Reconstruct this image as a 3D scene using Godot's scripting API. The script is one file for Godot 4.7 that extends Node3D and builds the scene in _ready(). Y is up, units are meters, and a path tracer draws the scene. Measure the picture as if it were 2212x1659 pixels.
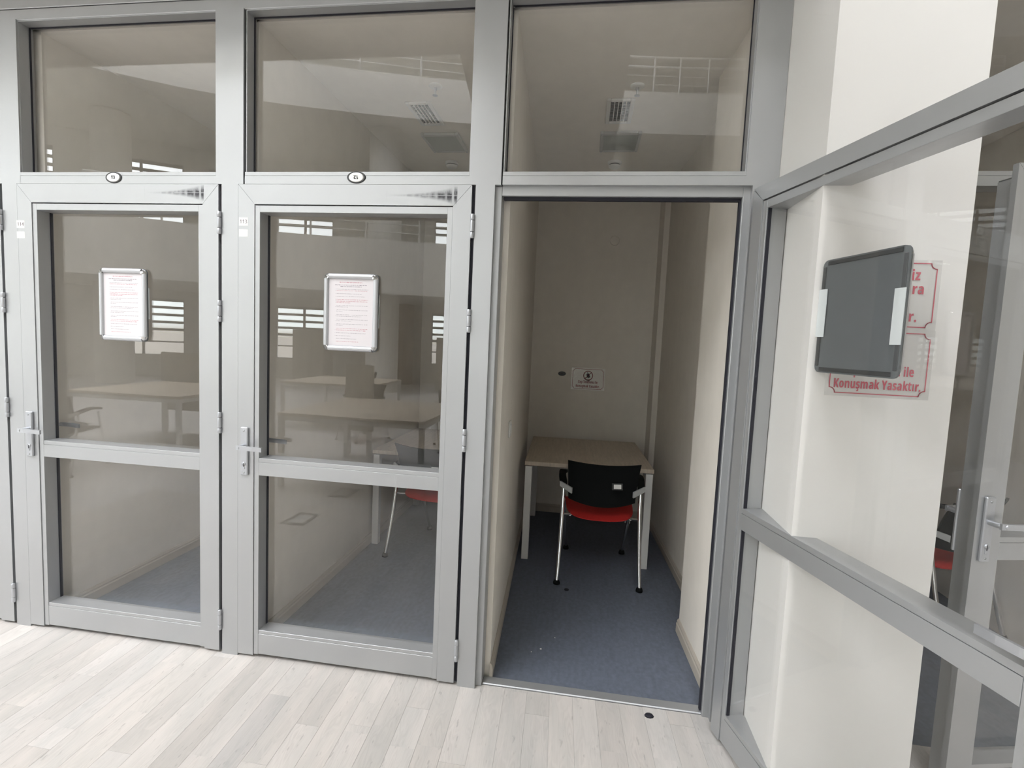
extends Node3D
# A row of glazed study cabins in a library, seen from the hall. Facade plane z = 0, hall on +z, cabins on -z.

const PITCH := 1.105
const G := [-2.328, -1.2265, -0.118, 0.987]      # x of the hinge gap of bays 1..4
const DEEP := -2.42                              # z of the cabins' back wall
const CEIL := 2.806

var M := {}
var taken := {}
var rng := RandomNumberGenerator.new()
var GALLERY := [Vector2(-17.5, 0.6), Vector2(-13.6, 4.2), Vector2(-10.1, 7.3), Vector2(-7.3, 9.0), Vector2(-2.7, 10.4), Vector2(0.9, 11.0), Vector2(3.8, 11.3), Vector2(9.5, 11.5)]
var OUTER := [Vector2(-20.0, 2.0), Vector2(-14.9, 9.6), Vector2(-9.4, 13.0), Vector2(-3.0, 14.6), Vector2(3.0, 15.3), Vector2(9.5, 15.6)]

# ---------------------------------------------------------------- geometry helpers
func st_new() -> SurfaceTool:
	var st := SurfaceTool.new()
	st.begin(Mesh.PRIMITIVE_TRIANGLES)
	return st

func tri(st: SurfaceTool, a: Vector3, b: Vector3, c: Vector3, n: Vector3, ua := Vector2.ZERO, ub := Vector2.ZERO, uc := Vector2.ZERO) -> void:
	var flip := (b - a).cross(c - a).dot(n) > 0.0
	st.set_normal(n); st.set_uv(ua); st.add_vertex(a)
	if flip:
		st.set_normal(n); st.set_uv(uc); st.add_vertex(c)
		st.set_normal(n); st.set_uv(ub); st.add_vertex(b)
	else:
		st.set_normal(n); st.set_uv(ub); st.add_vertex(b)
		st.set_normal(n); st.set_uv(uc); st.add_vertex(c)

func face(st: SurfaceTool, pts: Array, toward: Vector3) -> void:
	var n: Vector3 = (pts[1] - pts[0]).cross(pts[2] - pts[0]).normalized()
	if n.dot(toward) < 0.0:
		n = -n
	for i in range(1, pts.size() - 1):
		tri(st, pts[0], pts[i], pts[i + 1], n)

# box from a to b with chamfer c
func bx(st: SurfaceTool, a: Vector3, b: Vector3, c := 0.0) -> void:
	var lo := Vector3(minf(a.x, b.x), minf(a.y, b.y), minf(a.z, b.z))
	var hi := Vector3(maxf(a.x, b.x), maxf(a.y, b.y), maxf(a.z, b.z))
	var m := (lo + hi) * 0.5
	var h := (hi - lo) * 0.5
	c = minf(c, minf(h.x, minf(h.y, h.z)) * 0.9)
	for ax in 3:
		var u := (ax + 1) % 3
		var v := (ax + 2) % 3
		for s in [-1.0, 1.0]:
			var q := []
			for k in [[-1.0, -1.0], [1.0, -1.0], [1.0, 1.0], [-1.0, 1.0]]:
				var p := m
				p[ax] += s * h[ax]
				p[u] += k[0] * (h[u] - c)
				p[v] += k[1] * (h[v] - c)
				q.append(p)
			var n := Vector3.ZERO
			n[ax] = s
			face(st, q, n)
	if c <= 0.0:
		return
	for ax in 3:
		var u := (ax + 1) % 3
		var v := (ax + 2) % 3
		for su in [-1.0, 1.0]:
			for sv in [-1.0, 1.0]:
				var q := []
				for k in [[-1.0, 0], [1.0, 0], [1.0, 1], [-1.0, 1]]:
					var p := m
					p[ax] += k[0] * (h[ax] - c)
					p[u] += su * (h[u] - (c if k[1] == 0 else 0.0))
					p[v] += sv * (h[v] - (c if k[1] == 1 else 0.0))
					q.append(p)
				var n := Vector3.ZERO
				n[u] = su
				n[v] = sv
				face(st, q, n)
	for sx in [-1.0, 1.0]:
		for sy in [-1.0, 1.0]:
			for sz in [-1.0, 1.0]:
				var p := m + Vector3(sx * h.x, sy * h.y, sz * h.z)
				face(st, [p - Vector3(sx * c, sy * c, 0), p - Vector3(0, sy * c, sz * c), p - Vector3(sx * c, 0, sz * c)], Vector3(sx, sy, sz))

# convex polygon in the xy plane extruded from z0 to z1
func prism(st: SurfaceTool, poly: Array, z0: float, z1: float) -> void:
	var mid := Vector2.ZERO
	for p in poly:
		mid += p
	mid /= poly.size()
	var f := []
	var k := []
	for p in poly:
		f.append(Vector3(p.x, p.y, z1))
		k.append(Vector3(p.x, p.y, z0))
	face(st, f, Vector3(0, 0, signf(z1 - z0)))
	face(st, k, Vector3(0, 0, signf(z0 - z1)))
	for i in poly.size():
		var j := (i + 1) % poly.size()
		var out2: Vector2 = (poly[i] + poly[j]) * 0.5 - mid
		face(st, [k[i], k[j], f[j], f[i]], Vector3(out2.x, out2.y, 0))

# polygon in plan (x, z), extruded from y0 to y1 (any simple polygon)
func slab(st: SurfaceTool, poly: PackedVector2Array, y0: float, y1: float) -> void:
	var idx := Geometry2D.triangulate_polygon(poly)
	for i in range(0, idx.size(), 3):
		var a := poly[idx[i]]
		var b := poly[idx[i + 1]]
		var c := poly[idx[i + 2]]
		tri(st, Vector3(a.x, y1, a.y), Vector3(b.x, y1, b.y), Vector3(c.x, y1, c.y), Vector3.UP)
		tri(st, Vector3(a.x, y0, a.y), Vector3(b.x, y0, b.y), Vector3(c.x, y0, c.y), Vector3.DOWN)
	var cw := Geometry2D.is_polygon_clockwise(poly)
	for i in poly.size():
		var a := poly[i]
		var b := poly[(i + 1) % poly.size()]
		var e := b - a
		var n := Vector3(e.y, 0, -e.x)
		if cw:
			n = -n
		face(st, [Vector3(a.x, y0, a.y), Vector3(b.x, y0, b.y), Vector3(b.x, y1, b.y), Vector3(a.x, y1, a.y)], n)

# round bar through points
func tube(st: SurfaceTool, pts: Array, r: float, sides := 10, r_end := -1.0) -> void:
	var rings := []
	var up := Vector3.UP
	var n := pts.size()
	for i in n:
		var t: Vector3 = (pts[mini(i + 1, n - 1)] - pts[maxi(i - 1, 0)]).normalized()
		if absf(t.dot(up)) > 0.95:
			up = Vector3.RIGHT if absf(t.x) < 0.9 else Vector3.FORWARD
		var a := t.cross(up).normalized()
		var b := t.cross(a).normalized()
		up = -b
		var rr := r if r_end < 0.0 else lerpf(r, r_end, float(i) / (n - 1))
		var ring := []
		for k in sides:
			var w := TAU * k / sides
			var d := a * cos(w) + b * sin(w)
			ring.append([pts[i] + d * rr, d])
		rings.append(ring)
	for i in n - 1:
		for k in sides:
			var j := (k + 1) % sides
			smooth_quad(st, rings[i][k], rings[i][j], rings[i + 1][j], rings[i + 1][k])
	for e in [[0, -1.0], [n - 1, 1.0]]:
		var t: Vector3 = (pts[n - 1] - pts[n - 2]) if e[0] > 0 else (pts[1] - pts[0])
		var q := []
		for k in sides:
			q.append(rings[e[0]][k][0])
		face(st, q, t * e[1])

func smooth_quad(st: SurfaceTool, a: Array, b: Array, c: Array, d: Array) -> void:
	for t in [[a, b, c], [a, c, d]]:
		var g: Vector3 = (t[1][0] - t[0][0]).cross(t[2][0] - t[0][0])
		if g.length_squared() < 1e-16:
			continue
		var order := [0, 2, 1] if g.dot(t[0][1] + t[1][1] + t[2][1]) > 0.0 else [0, 1, 2]
		for k in order:
			st.set_normal(t[k][1]); st.set_uv(Vector2.ZERO); st.add_vertex(t[k][0])

# lathe about an axis through o along y; profile of (radius, y); squash scales x
func lathe(st: SurfaceTool, o: Vector3, prof: Array, sides := 20, basis := Basis(), squash := 1.0) -> void:
	var rings := []
	for i in prof.size():
		var p: Vector2 = prof[i]
		var t: Vector2 = (prof[mini(i + 1, prof.size() - 1)] - prof[maxi(i - 1, 0)]).normalized()
		var ring := []
		for k in sides:
			var w := TAU * k / sides
			var d := Vector3(cos(w), 0, sin(w))
			var nn := (d * t.y + Vector3.UP * -t.x).normalized()
			if nn.length_squared() < 0.5:
				nn = Vector3.UP
			ring.append([o + basis * Vector3(d.x * p.x * squash, p.y, d.z * p.x), basis * nn])
		rings.append(ring)
	for i in prof.size() - 1:
		for k in sides:
			var j := (k + 1) % sides
			smooth_quad(st, rings[i][k], rings[i][j], rings[i + 1][j], rings[i + 1][k])

# ---------------------------------------------------------------- nodes
func numbered(called: String) -> String:
	if not taken.has(called):
		taken[called] = 0
		return called
	taken[called] += 1
	return "%s_%03d" % [called, taken[called]]

func obj(called: String, st: SurfaceTool, m: Material, parent: Node = null) -> MeshInstance3D:
	var o := MeshInstance3D.new()
	o.mesh = st.commit()
	o.material_override = null
	if o.mesh.get_surface_count():
		o.mesh.surface_set_material(0, m)
	if parent:
		o.name = called
		parent.add_child(o, true)
	else:
		o.name = numbered(called)
		add_child(o, true)
	return o

func tag(o: Node, label: String, category: String, group := "", kind := "") -> Node:
	o.set_meta("label", label)
	o.set_meta("category", category)
	if group != "":
		o.set_meta("group", group)
	if kind != "":
		o.set_meta("kind", kind)
	return o

func struct(o: Node, label: String, category: String) -> Node:
	return tag(o, label, category, "", "structure")

func thing(called: String, at: Vector3, turn := 0.0) -> Node3D:
	var o := Node3D.new()
	o.name = numbered(called)
	add_child(o, true)
	o.position = at
	o.rotation.y = turn
	return o

func box_part(called: String, a: Vector3, b: Vector3, m: Material, parent: Node = null, c := 0.0) -> MeshInstance3D:
	var st := st_new()
	bx(st, a, b, c)
	return obj(called, st, m, parent)

func text_part(called: String, words: String, height: float, at: Vector3, m: Material, parent: Node, weight := 700, turn := 0.0, align := HORIZONTAL_ALIGNMENT_CENTER, spin := 0.0, stretch := Vector2.ONE) -> MeshInstance3D:
	var t := TextMesh.new()
	var f := SystemFont.new()
	f.font_names = PackedStringArray(["Droid Sans"])
	f.font_weight = weight
	t.font = f
	t.font_size = 48
	t.pixel_size = height * 0.7 / 48.0
	t.depth = 0.0006
	t.text = words
	t.material = m
	var o := MeshInstance3D.new()
	o.mesh = t
	o.name = called
	parent.add_child(o, true)
	var wide := t.get_aabb().size.x * stretch.x
	o.position = at - Vector3(wide * 0.5 if align == HORIZONTAL_ALIGNMENT_RIGHT else 0.0, 0, 0)
	o.rotation = Vector3(0, turn, spin)
	o.scale = Vector3(stretch.x, stretch.y, 1)
	return o

# ---------------------------------------------------------------- materials
func mat(name_: String, c: Color, rough := 0.6, metal := 0.0, spec := 0.5) -> StandardMaterial3D:
	var m := StandardMaterial3D.new()
	m.resource_name = name_
	m.albedo_color = c.linear_to_srgb()
	m.roughness = rough
	m.metallic = metal
	m.metallic_specular = spec
	M[name_] = m
	return m

func noise_image(w: int, h: int, fx: float, fy: float, lo: float, hi: float, seed_: int, oct := 4) -> Image:
	var n := FastNoiseLite.new()
	n.seed = seed_
	n.frequency = 1.0
	n.fractal_octaves = oct
	var im := Image.create(w, h, false, Image.FORMAT_RGB8)
	for y in h:
		for x in w:
			var a := TAU * x / w
			var b := TAU * y / h
			# tileable in both directions by two blended torus walks
			var v := n.get_noise_3d(cos(a) * fx, sin(a) * fx, cos(b) * fy) * 0.5 + n.get_noise_3d(cos(a) * fx + 7.0, sin(a) * fx, sin(b) * fy + 31.0) * 0.5
			var g := clampf(lerpf(lo, hi, 0.5 + v * 0.9), 0.0, 1.0)
			im.set_pixel(x, y, Color(g, g, g))
	return im

func wood_image() -> Image:
	var n := FastNoiseLite.new()
	n.seed = 11
	n.frequency = 1.0
	n.fractal_octaves = 3
	var fine := FastNoiseLite.new()
	fine.seed = 5
	fine.frequency = 1.0
	fine.fractal_octaves = 2
	var w := 512
	var h := 1024
	var im := Image.create(w, h, false, Image.FORMAT_RGB8)
	for y in h:
		for x in w:
			var u := float(x) / w
			var v := float(y) / h
			var warp := n.get_noise_2d(u * 5.0, v * 3.0)
			var rings := 0.5 + 0.5 * sin((u * 26.0 + warp * 9.0) * 2.2)
			var streak := fine.get_noise_2d(u * 90.0, v * 6.0)
			var blot := n.get_noise_2d(u * 4.0 + 40.0, v * 2.5)
			var spot := clampf((n.get_noise_2d(u * 16.0 + 9.0, v * 12.0) - 0.50) * 5.0, 0.0, 1.0)
			var g := 0.93 - 0.035 * rings * (0.5 + warp) - 0.032 * maxf(streak, 0.0) + 0.05 * blot - 0.10 * spot
			im.set_pixel(x, y, Color(clampf(g, 0, 1), clampf(g * (0.992 - 0.01 * blot), 0, 1), clampf(g * (0.982 - 0.012 * blot), 0, 1)))
	return im

func notice_image() -> Image:
	var w := 280
	var h := 400
	var im := Image.create(w, h, false, Image.FORMAT_RGB8)
	im.fill(Color(0.95, 0.94, 0.94))
	var red := Color(0.78, 0.46, 0.50)
	var grey := Color(0.58, 0.56, 0.58)
	var dark := Color(0.40, 0.36, 0.40)
	# [y, x0, x1, colour, height]
	var rows := [[20, 68, 212, red, 5], [36, 40, 240, dark, 4], [45, 72, 208, dark, 4], [62, 50, 246, grey, 3], [70, 50, 240, red, 3], [88, 50, 208, grey, 3], [104, 50, 226, grey, 3],
		[122, 50, 246, red, 4], [132, 50, 246, red, 4], [141, 50, 138, red, 3], [158, 50, 246, grey, 3], [166, 50, 122, grey, 3], [184, 50, 246, grey, 3], [192, 50, 88, grey, 3],
		[212, 50, 246, grey, 3], [221, 50, 206, grey, 3], [240, 50, 246, grey, 3], [249, 50, 144, grey, 3], [267, 50, 246, grey, 3], [275, 50, 90, grey, 3], [294, 50, 246, red, 3], [303, 50, 236, red, 4],
		[320, 50, 236, grey, 3], [337, 50, 142, grey, 3], [354, 50, 178, grey, 3], [371, 50, 192, red, 3]]
	var r := RandomNumberGenerator.new()
	r.seed = 77
	for q in rows:
		var x: int = q[1]
		while x < q[2]:
			var word := r.randi_range(6, 20)
			for k in range(x, mini(x + word, q[2])):
				for yy in q[4]:
					if r.randf() < 0.5:
						im.set_pixel(k, int(q[0]) + yy, q[3])
			x += word + 3
		if q[1] == 50 and r.randf() < 0.6:
			im.fill_rect(Rect2i(43, q[0], 2, 2), grey)
	return im

func scuff_image() -> Image:
	var w := 200
	var h := 60
	var im := Image.create(w, h, false, Image.FORMAT_RGBA8)
	var n := FastNoiseLite.new()
	n.seed = 3
	n.frequency = 1.0
	for y in h:
		for x in w:
			var u := float(x) / w
			var v := float(y) / h
			# rubbed dirt: a comb of strokes that thins out to the left
			var spread := lerpf(0.06, 0.48, pow(u, 2.4))
			var d := absf(v - 0.5) / spread
			var a := clampf(1.15 - d, 0.0, 1.0) * pow(u, 1.3)
			a *= 0.55 + 0.6 * n.get_noise_2d(u * 16.0, v * 1.2) + 0.25 * n.get_noise_2d(u * 6.0, v * 40.0)
			if u > 0.92 and u < 0.955:
				a *= 0.15
			if v > 0.46 and v < 0.52 and u > 0.5:
				a *= 0.4
			im.set_pixel(x, y, Color(0.25, 0.245, 0.27, clampf(a * 1.4, 0.0, 0.92)))
	return im

func make_materials() -> void:
	var alu := mat("painted_aluminium", Color(0.45, 0.46, 0.467), 0.40, 0.6)
	alu.roughness_texture = ImageTexture.create_from_image(noise_image(128, 128, 1.2, 1.2, 0.75, 1.0, 21))
	alu.uv1_triplanar = true
	alu.uv1_world_triplanar = true
	alu.uv1_scale = Vector3(2, 2, 2)
	mat("bead_aluminium", Color(0.43, 0.44, 0.447), 0.42, 0.6)
	mat("satin_metal", Color(0.50, 0.515, 0.54), 0.33, 0.7)
	mat("brushed_snap_frame", Color(0.52, 0.53, 0.55), 0.36, 0.7)
	mat("chrome", Color(0.78, 0.78, 0.78), 0.12, 1.0)
	mat("rubber", Color(0.012, 0.012, 0.02), 0.7)
	mat("column_paint", Color(0.70, 0.69, 0.66), 0.85, 0.0, 0.3)
	var wall := mat("cream_paint", Color(0.82, 0.775, 0.70), 0.85, 0.0, 0.3)
	var wt := noise_image(256, 256, 2.0, 2.0, 0.975, 1.0, 8)
	wall.albedo_texture = ImageTexture.create_from_image(wt)
	wall.uv1_triplanar = true
	wall.uv1_world_triplanar = true
	wall.uv1_scale = Vector3(0.7, 0.7, 0.7)
	mat("white_paint", Color(0.80, 0.79, 0.75), 0.85, 0.0, 0.3)
	mat("skirting", Color(0.46, 0.42, 0.36), 0.6)
	var lino := mat("blue_linoleum", Color(0.145, 0.166, 0.208), 0.5, 0.0, 0.4)
	lino.albedo_texture = ImageTexture.create_from_image(noise_image(256, 256, 5.0, 5.0, 0.86, 1.0, 14, 3))
	lino.uv1_triplanar = true
	lino.uv1_world_triplanar = true
	lino.uv1_scale = Vector3(1.3, 1.3, 1.3)
	var plank := mat("whitewashed_wood", Color(0.70, 0.684, 0.67), 0.48, 0.0, 0.4)
	plank.albedo_texture = ImageTexture.create_from_image(wood_image())
	plank.vertex_color_use_as_albedo = true
	mat("floor_base", Color(0.58, 0.565, 0.55), 0.5)
	var desk := mat("beech_laminate", Color(0.64, 0.55, 0.44), 0.5)
	desk.albedo_texture = ImageTexture.create_from_image(noise_image(256, 256, 10.0, 1.2, 0.88, 1.0, 31, 4))
	desk.uv1_triplanar = true
	mat("leg_paint", Color(0.74, 0.74, 0.72), 0.45)
	mat("black_plastic", Color(0.007, 0.008, 0.008), 0.75, 0.0, 0.25)
	mat("dark_plastic", Color(0.035, 0.037, 0.038), 0.5)
	var red := mat("red_cloth", Color(0.68, 0.018, 0.014), 0.9)
	red.rim_enabled = true
	red.rim = 0.3
	red.albedo_texture = ImageTexture.create_from_image(noise_image(128, 128, 24.0, 24.0, 0.7, 1.0, 44, 2))
	red.uv1_triplanar = true
	red.uv1_scale = Vector3(6, 6, 6)
	mat("grey_plastic", Color(0.45, 0.46, 0.45), 0.5)
	mat("white_plastic", Color(0.74, 0.74, 0.71), 0.4)
	mat("paper", Color(0.80, 0.79, 0.76), 0.7)
	mat("board_back", Color(0.105, 0.115, 0.12), 0.5)
	mat("tape", Color(0.62, 0.66, 0.66), 0.35)
	mat("red_ink", Color(0.50, 0.10, 0.13), 0.6)
	mat("dark_red_ink", Color(0.30, 0.075, 0.075), 0.6)
	mat("grey_ink", Color(0.12, 0.10, 0.11), 0.6)
	mat("black_ink", Color(0.015, 0.015, 0.02), 0.5)
	mat("nameplate_metal", Color(0.80, 0.80, 0.78), 0.2, 0.6)
	mat("lamp_diffuser", Color(0.24, 0.27, 0.25), 0.3)
	mat("vent_dark", Color(0.05, 0.05, 0.048), 0.8)
	mat("brown_veneer", Color(0.16, 0.095, 0.055), 0.5)
	mat("panel_beige", Color(0.42, 0.39, 0.33), 0.7)
	mat("louvre_grey", Color(0.20, 0.21, 0.21), 0.6)
	mat("outdoor_ground", Color(0.40, 0.37, 0.32), 0.9)
	var g := mat("pane", Color(0.9, 0.95, 0.93), 0.0)
	g.transparency = BaseMaterial3D.TRANSPARENCY_ALPHA
	g.albedo_color.a = 0.003
	g.metallic_specular = 0.5
	var g2 := mat("clean_pane", Color(0.9, 0.95, 0.93), 0.0)
	g2.transparency = BaseMaterial3D.TRANSPARENCY_ALPHA
	g2.albedo_color.a = 0.003
	g2.metallic_specular = 0.36
	var lam := mat("clear_laminate", Color(0.85, 0.85, 0.84), 0.12)
	lam.transparency = BaseMaterial3D.TRANSPARENCY_ALPHA
	lam.albedo_color.a = 0.09
	var note := mat("notice_print", Color(0.74, 0.725, 0.735), 0.55)
	note.albedo_texture = ImageTexture.create_from_image(notice_image())
	var sc := mat("rubbed_dirt", Color(1, 1, 1), 0.7)
	sc.albedo_texture = ImageTexture.create_from_image(scuff_image())
	sc.transparency = BaseMaterial3D.TRANSPARENCY_ALPHA

# ---------------------------------------------------------------- camera, sky
func make_view() -> void:
	var cam := Camera3D.new()
	cam.name = "camera"
	add_child(cam)
	cam.position = Vector3(0.3622, 1.4877, 2.0669)
	cam.basis = Basis(Vector3.UP, 0.1399) * Basis(Vector3.RIGHT, -0.0822) * Basis(Vector3.BACK, 0.0451)
	cam.fov = rad_to_deg(2.0 * atan(829.5 / 1116.19))
	cam.near = 0.02
	cam.far = 200.0
	cam.current = true
	var e := Environment.new()
	e.tonemap_mode = Environment.TONE_MAPPER_LINEAR
	e.tonemap_exposure = 0.83
	e.background_mode = Environment.BG_SKY
	e.sdfgi_enabled = true
	e.ssao_enabled = true
	e.ssil_enabled = true
	var s := ProceduralSkyMaterial.new()      # overcast daylight
	s.sky_top_color = Color(0.95, 0.952, 0.968)
	s.sky_horizon_color = Color(0.93, 0.97, 0.97)
	s.sky_curve = 0.2
	s.ground_horizon_color = Color(0.72, 0.70, 0.66)
	s.ground_bottom_color = Color(0.55, 0.53, 0.50)
	s.sky_energy_multiplier = 1.0
	s.ground_energy_multiplier = 1.0
	s.energy_multiplier = 12.0
	var sky := Sky.new()
	sky.sky_material = s
	e.sky = sky
	var w := WorldEnvironment.new()
	w.name = "daylight"
	w.environment = e
	add_child(w)

# ---------------------------------------------------------------- setting: floors
func make_floor() -> void:
	var root := thing("floor", Vector3.ZERO)
	struct(root, "pale whitewashed wood plank floor of the library hall", "floor")
	var st := st_new()
	slab(st, PackedVector2Array([Vector2(-20.2, -0.03), Vector2(9.7, -0.03), Vector2(9.7, 16.2), Vector2(-9.6, 13.6), Vector2(-15.2, 10.0), Vector2(-20.2, 2.2)]), -0.30, -0.0012)
	obj("underlay", st, M.floor_base, root)
	rng.seed = 4
	var width := 0.096
	var col := 0
	var x := -3.55
	while x < 3.5:
		var z := -0.03 - rng.randf() * 0.9
		while z < 1.9:
			var l: float = [0.55, 0.8, 1.1, 0.7][rng.randi() % 4]
			var z0 := maxf(z, -0.03)
			var z1 := minf(z + l, 1.9)
			if z1 - z0 > 0.06:
				plank(root, x, width, z0, z1)
			z += l
		x += width
		col += 1
	# cabins
	for c in [[-3.32, -2.30, "left of door 114"], [-2.30, -1.16, "behind door 114"], [-1.16, -0.06, "behind door 113"], [-0.10, 1.06, "in the open cabin"], [1.45, 2.75, "past the white column"]]:
		var f := box_part("floor_cabin", Vector3(c[0], -0.3, DEEP - 0.02), Vector3(c[1], 0.0, -0.031), M.blue_linoleum)
		struct(f, "blue grey linoleum cabin floor " + c[2], "floor")

func plank(root: Node, x: float, w: float, z0: float, z1: float) -> void:
	var st := st_new()
	var tone: float = 0.82 + 0.16 * rng.randf()
	if rng.randf() < 0.22:
		tone = 0.98
	var warm := rng.randf_range(-0.008, 0.010)
	st.set_color(Color(tone * (0.985 + warm), tone * 0.975, tone * (0.955 - warm)))
	var gap := 0.0001
	var sk := 0.05                # the planks run a little askew of the facade
	var ou := rng.randf()
	var ov := rng.randf()
	var p := func(xx: float, zz: float, y: float) -> Vector3: return Vector3(xx + sk * zz, y, zz)
	var c := 0.0004
	var a: Vector3 = p.call(x + gap + c, z0 + gap + c, 0.0)
	var b: Vector3 = p.call(x + w - gap - c, z0 + gap + c, 0.0)
	var d: Vector3 = p.call(x + w - gap - c, z1 - gap - c, 0.0)
	var e: Vector3 = p.call(x + gap + c, z1 - gap - c, 0.0)
	var uv := func(q: Vector3) -> Vector2: return Vector2(ou + (q.x - x - sk * q.z) * 2.6, ov + (q.z - z0) * 0.9)
	tri(st, a, b, d, Vector3.UP, uv.call(a), uv.call(b), uv.call(d))
	tri(st, a, d, e, Vector3.UP, uv.call(a), uv.call(d), uv.call(e))
	var a2: Vector3 = p.call(x + gap, z0 + gap, -0.001)
	var b2: Vector3 = p.call(x + w - gap, z0 + gap, -0.001)
	var d2: Vector3 = p.call(x + w - gap, z1 - gap, -0.001)
	var e2: Vector3 = p.call(x + gap, z1 - gap, -0.001)
	for q in [[a, b, b2, a2, Vector3(0, 1, -1)], [b, d, d2, b2, Vector3(1, 1, 0)], [d, e, e2, d2, Vector3(0, 1, 1)], [e, a, a2, e2, Vector3(-1, 1, 0)]]:
		face(st, [q[0], q[1], q[2], q[3]], q[4])
	obj("plank", st, M.whitewashed_wood, root)

# ---------------------------------------------------------------- setting: cabin walls
func plan_wall(called: String, pts: Array, y0: float, y1: float, m: Material, label: String) -> MeshInstance3D:
	var st := st_new()
	slab(st, PackedVector2Array(pts), y0, y1)
	var o := obj(called, st, m)
	struct(o, label, "wall")
	return o

func skirting(called: String, a: Vector2, b: Vector2, side: float, label: String) -> void:
	# moulded skirting board from a to b in plan, standing off to one side
	var d := (b - a).normalized()
	var n := Vector2(-d.y, d.x) * side
	var prof := [Vector2(0.0, 0.0), Vector2(0.014, 0.0), Vector2(0.014, 0.045), Vector2(0.010, 0.052), Vector2(0.010, 0.060), Vector2(0.004, 0.070), Vector2(0.0, 0.070)]
	var st := st_new()
	for i in prof.size() - 1:
		var p: Vector2 = prof[i]
		var q: Vector2 = prof[i + 1]
		var pa := a + n * p.x
		var qa := a + n * q.x
		var pb := b + n * p.x
		var qb := b + n * q.x
		face(st, [Vector3(pa.x, p.y, pa.y), Vector3(pb.x, p.y, pb.y), Vector3(qb.x, q.y, qb.y), Vector3(qa.x, q.y, qa.y)], Vector3(n.x, 0.3, n.y))
	for e in [[a, -d], [b, d]]:
		var q := []
		for p in prof:
			var w: Vector2 = e[0] + n * p.x
			q.append(Vector3(w.x, p.y, w.y))
		face(st, q, Vector3(e[1].x, 0, e[1].y))
	struct(obj(called, st, M.skirting), label, "baseboard")

func make_cabins() -> void:
	var top := 2.98
	plan_wall("wall_back", [Vector2(-3.45, DEEP), Vector2(2.8, DEEP), Vector2(2.8, DEEP - 0.12), Vector2(-3.45, DEEP - 0.12)], 0.0, top, M.cream_paint, "cream back wall of the study cabins")
	plan_wall("wall_partition", [Vector2(-3.45, -0.088), Vector2(-3.32, -0.088), Vector2(-3.32, DEEP), Vector2(-3.45, DEEP)], 0.0, top, M.cream_paint, "cream partition on the far side of the leftmost cabin")
	plan_wall("wall_partition", [Vector2(-2.30, -0.088), Vector2(-2.197, -0.088), Vector2(-2.197, DEEP), Vector2(-2.30, DEEP)], 0.0, top, M.cream_paint, "cream partition inside door 114 opposite the handle gap")
	plan_wall("wall_partition", [Vector2(-1.21, -0.088), Vector2(-1.108, -0.088), Vector2(-1.108, DEEP), Vector2(-1.21, DEEP)], 0.0, top, M.cream_paint, "cream partition between the cabins of doors 114 and 113")
	plan_wall("wall_partition", [Vector2(-0.085, -0.088), Vector2(0.018, -0.088), Vector2(-0.11, DEEP), Vector2(-0.21, DEEP)], 0.0, top, M.cream_paint, "cream partition on the switch side of the open cabin")
	plan_wall("wall_right", [Vector2(0.962, -0.088), Vector2(1.50, -0.088), Vector2(1.50, DEEP), Vector2(0.952, DEEP), Vector2(1.043, -1.03), Vector2(1.065, -0.66), Vector2(0.925, -0.66)], 0.0, top, M.cream_paint, "cream wall with a short pier opposite the switch in the open cabin")
	plan_wall("wall_partition", [Vector2(2.70, -0.088), Vector2(2.80, -0.088), Vector2(2.80, DEEP), Vector2(2.70, DEEP)], 0.0, top, M.cream_paint, "cream partition of the cabin past the column")
	plan_wall("wall_boxing", [Vector2(0.918, -2.27), Vector2(0.965, -2.27), Vector2(0.957, DEEP + 0.001), Vector2(0.900, DEEP + 0.001)], 0.0, CEIL, M.cream_paint, "narrow cream pipe boxing in the back corner of the open cabin")
	plan_wall("wall_column", [Vector2(1.025, -0.07), Vector2(1.43, -0.07), Vector2(1.43, 0.39), Vector2(1.025, 0.39)], 0.0, 5.6, M.column_paint, "square white column standing beside the open door")
	struct(box_part("ceiling", Vector3(-3.45, CEIL, DEEP - 0.12), Vector3(2.8, CEIL + 0.17, -0.088), M.cream_paint), "cream ceiling over the study cabins", "ceiling")
	skirting("baseboard_left", Vector2(-2.197, -0.075), Vector2(-2.197, DEEP), 1.0, "beige skirting along the partition behind door 114")
	skirting("baseboard_left", Vector2(-1.108, -0.075), Vector2(-1.108, DEEP), 1.0, "beige skirting along the partition behind door 113")
	skirting("baseboard_left", Vector2(0.018, -0.075), Vector2(-0.109, DEEP), 1.0, "worn beige skirting on the switch side of the open cabin")
	skirting("baseboard_right", Vector2(0.960, -0.10), Vector2(0.925, -0.66), -1.0, "short beige skirting at the foot of the pier")
	skirting("baseboard_right", Vector2(1.063, -0.67), Vector2(0.968, -2.26), -1.0, "beige skirting along the wall beyond the pier")
	skirting("baseboard_back", Vector2(-0.10, DEEP), Vector2(0.90, DEEP), 1.0, "beige skirting under the table on the back wall")

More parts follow.
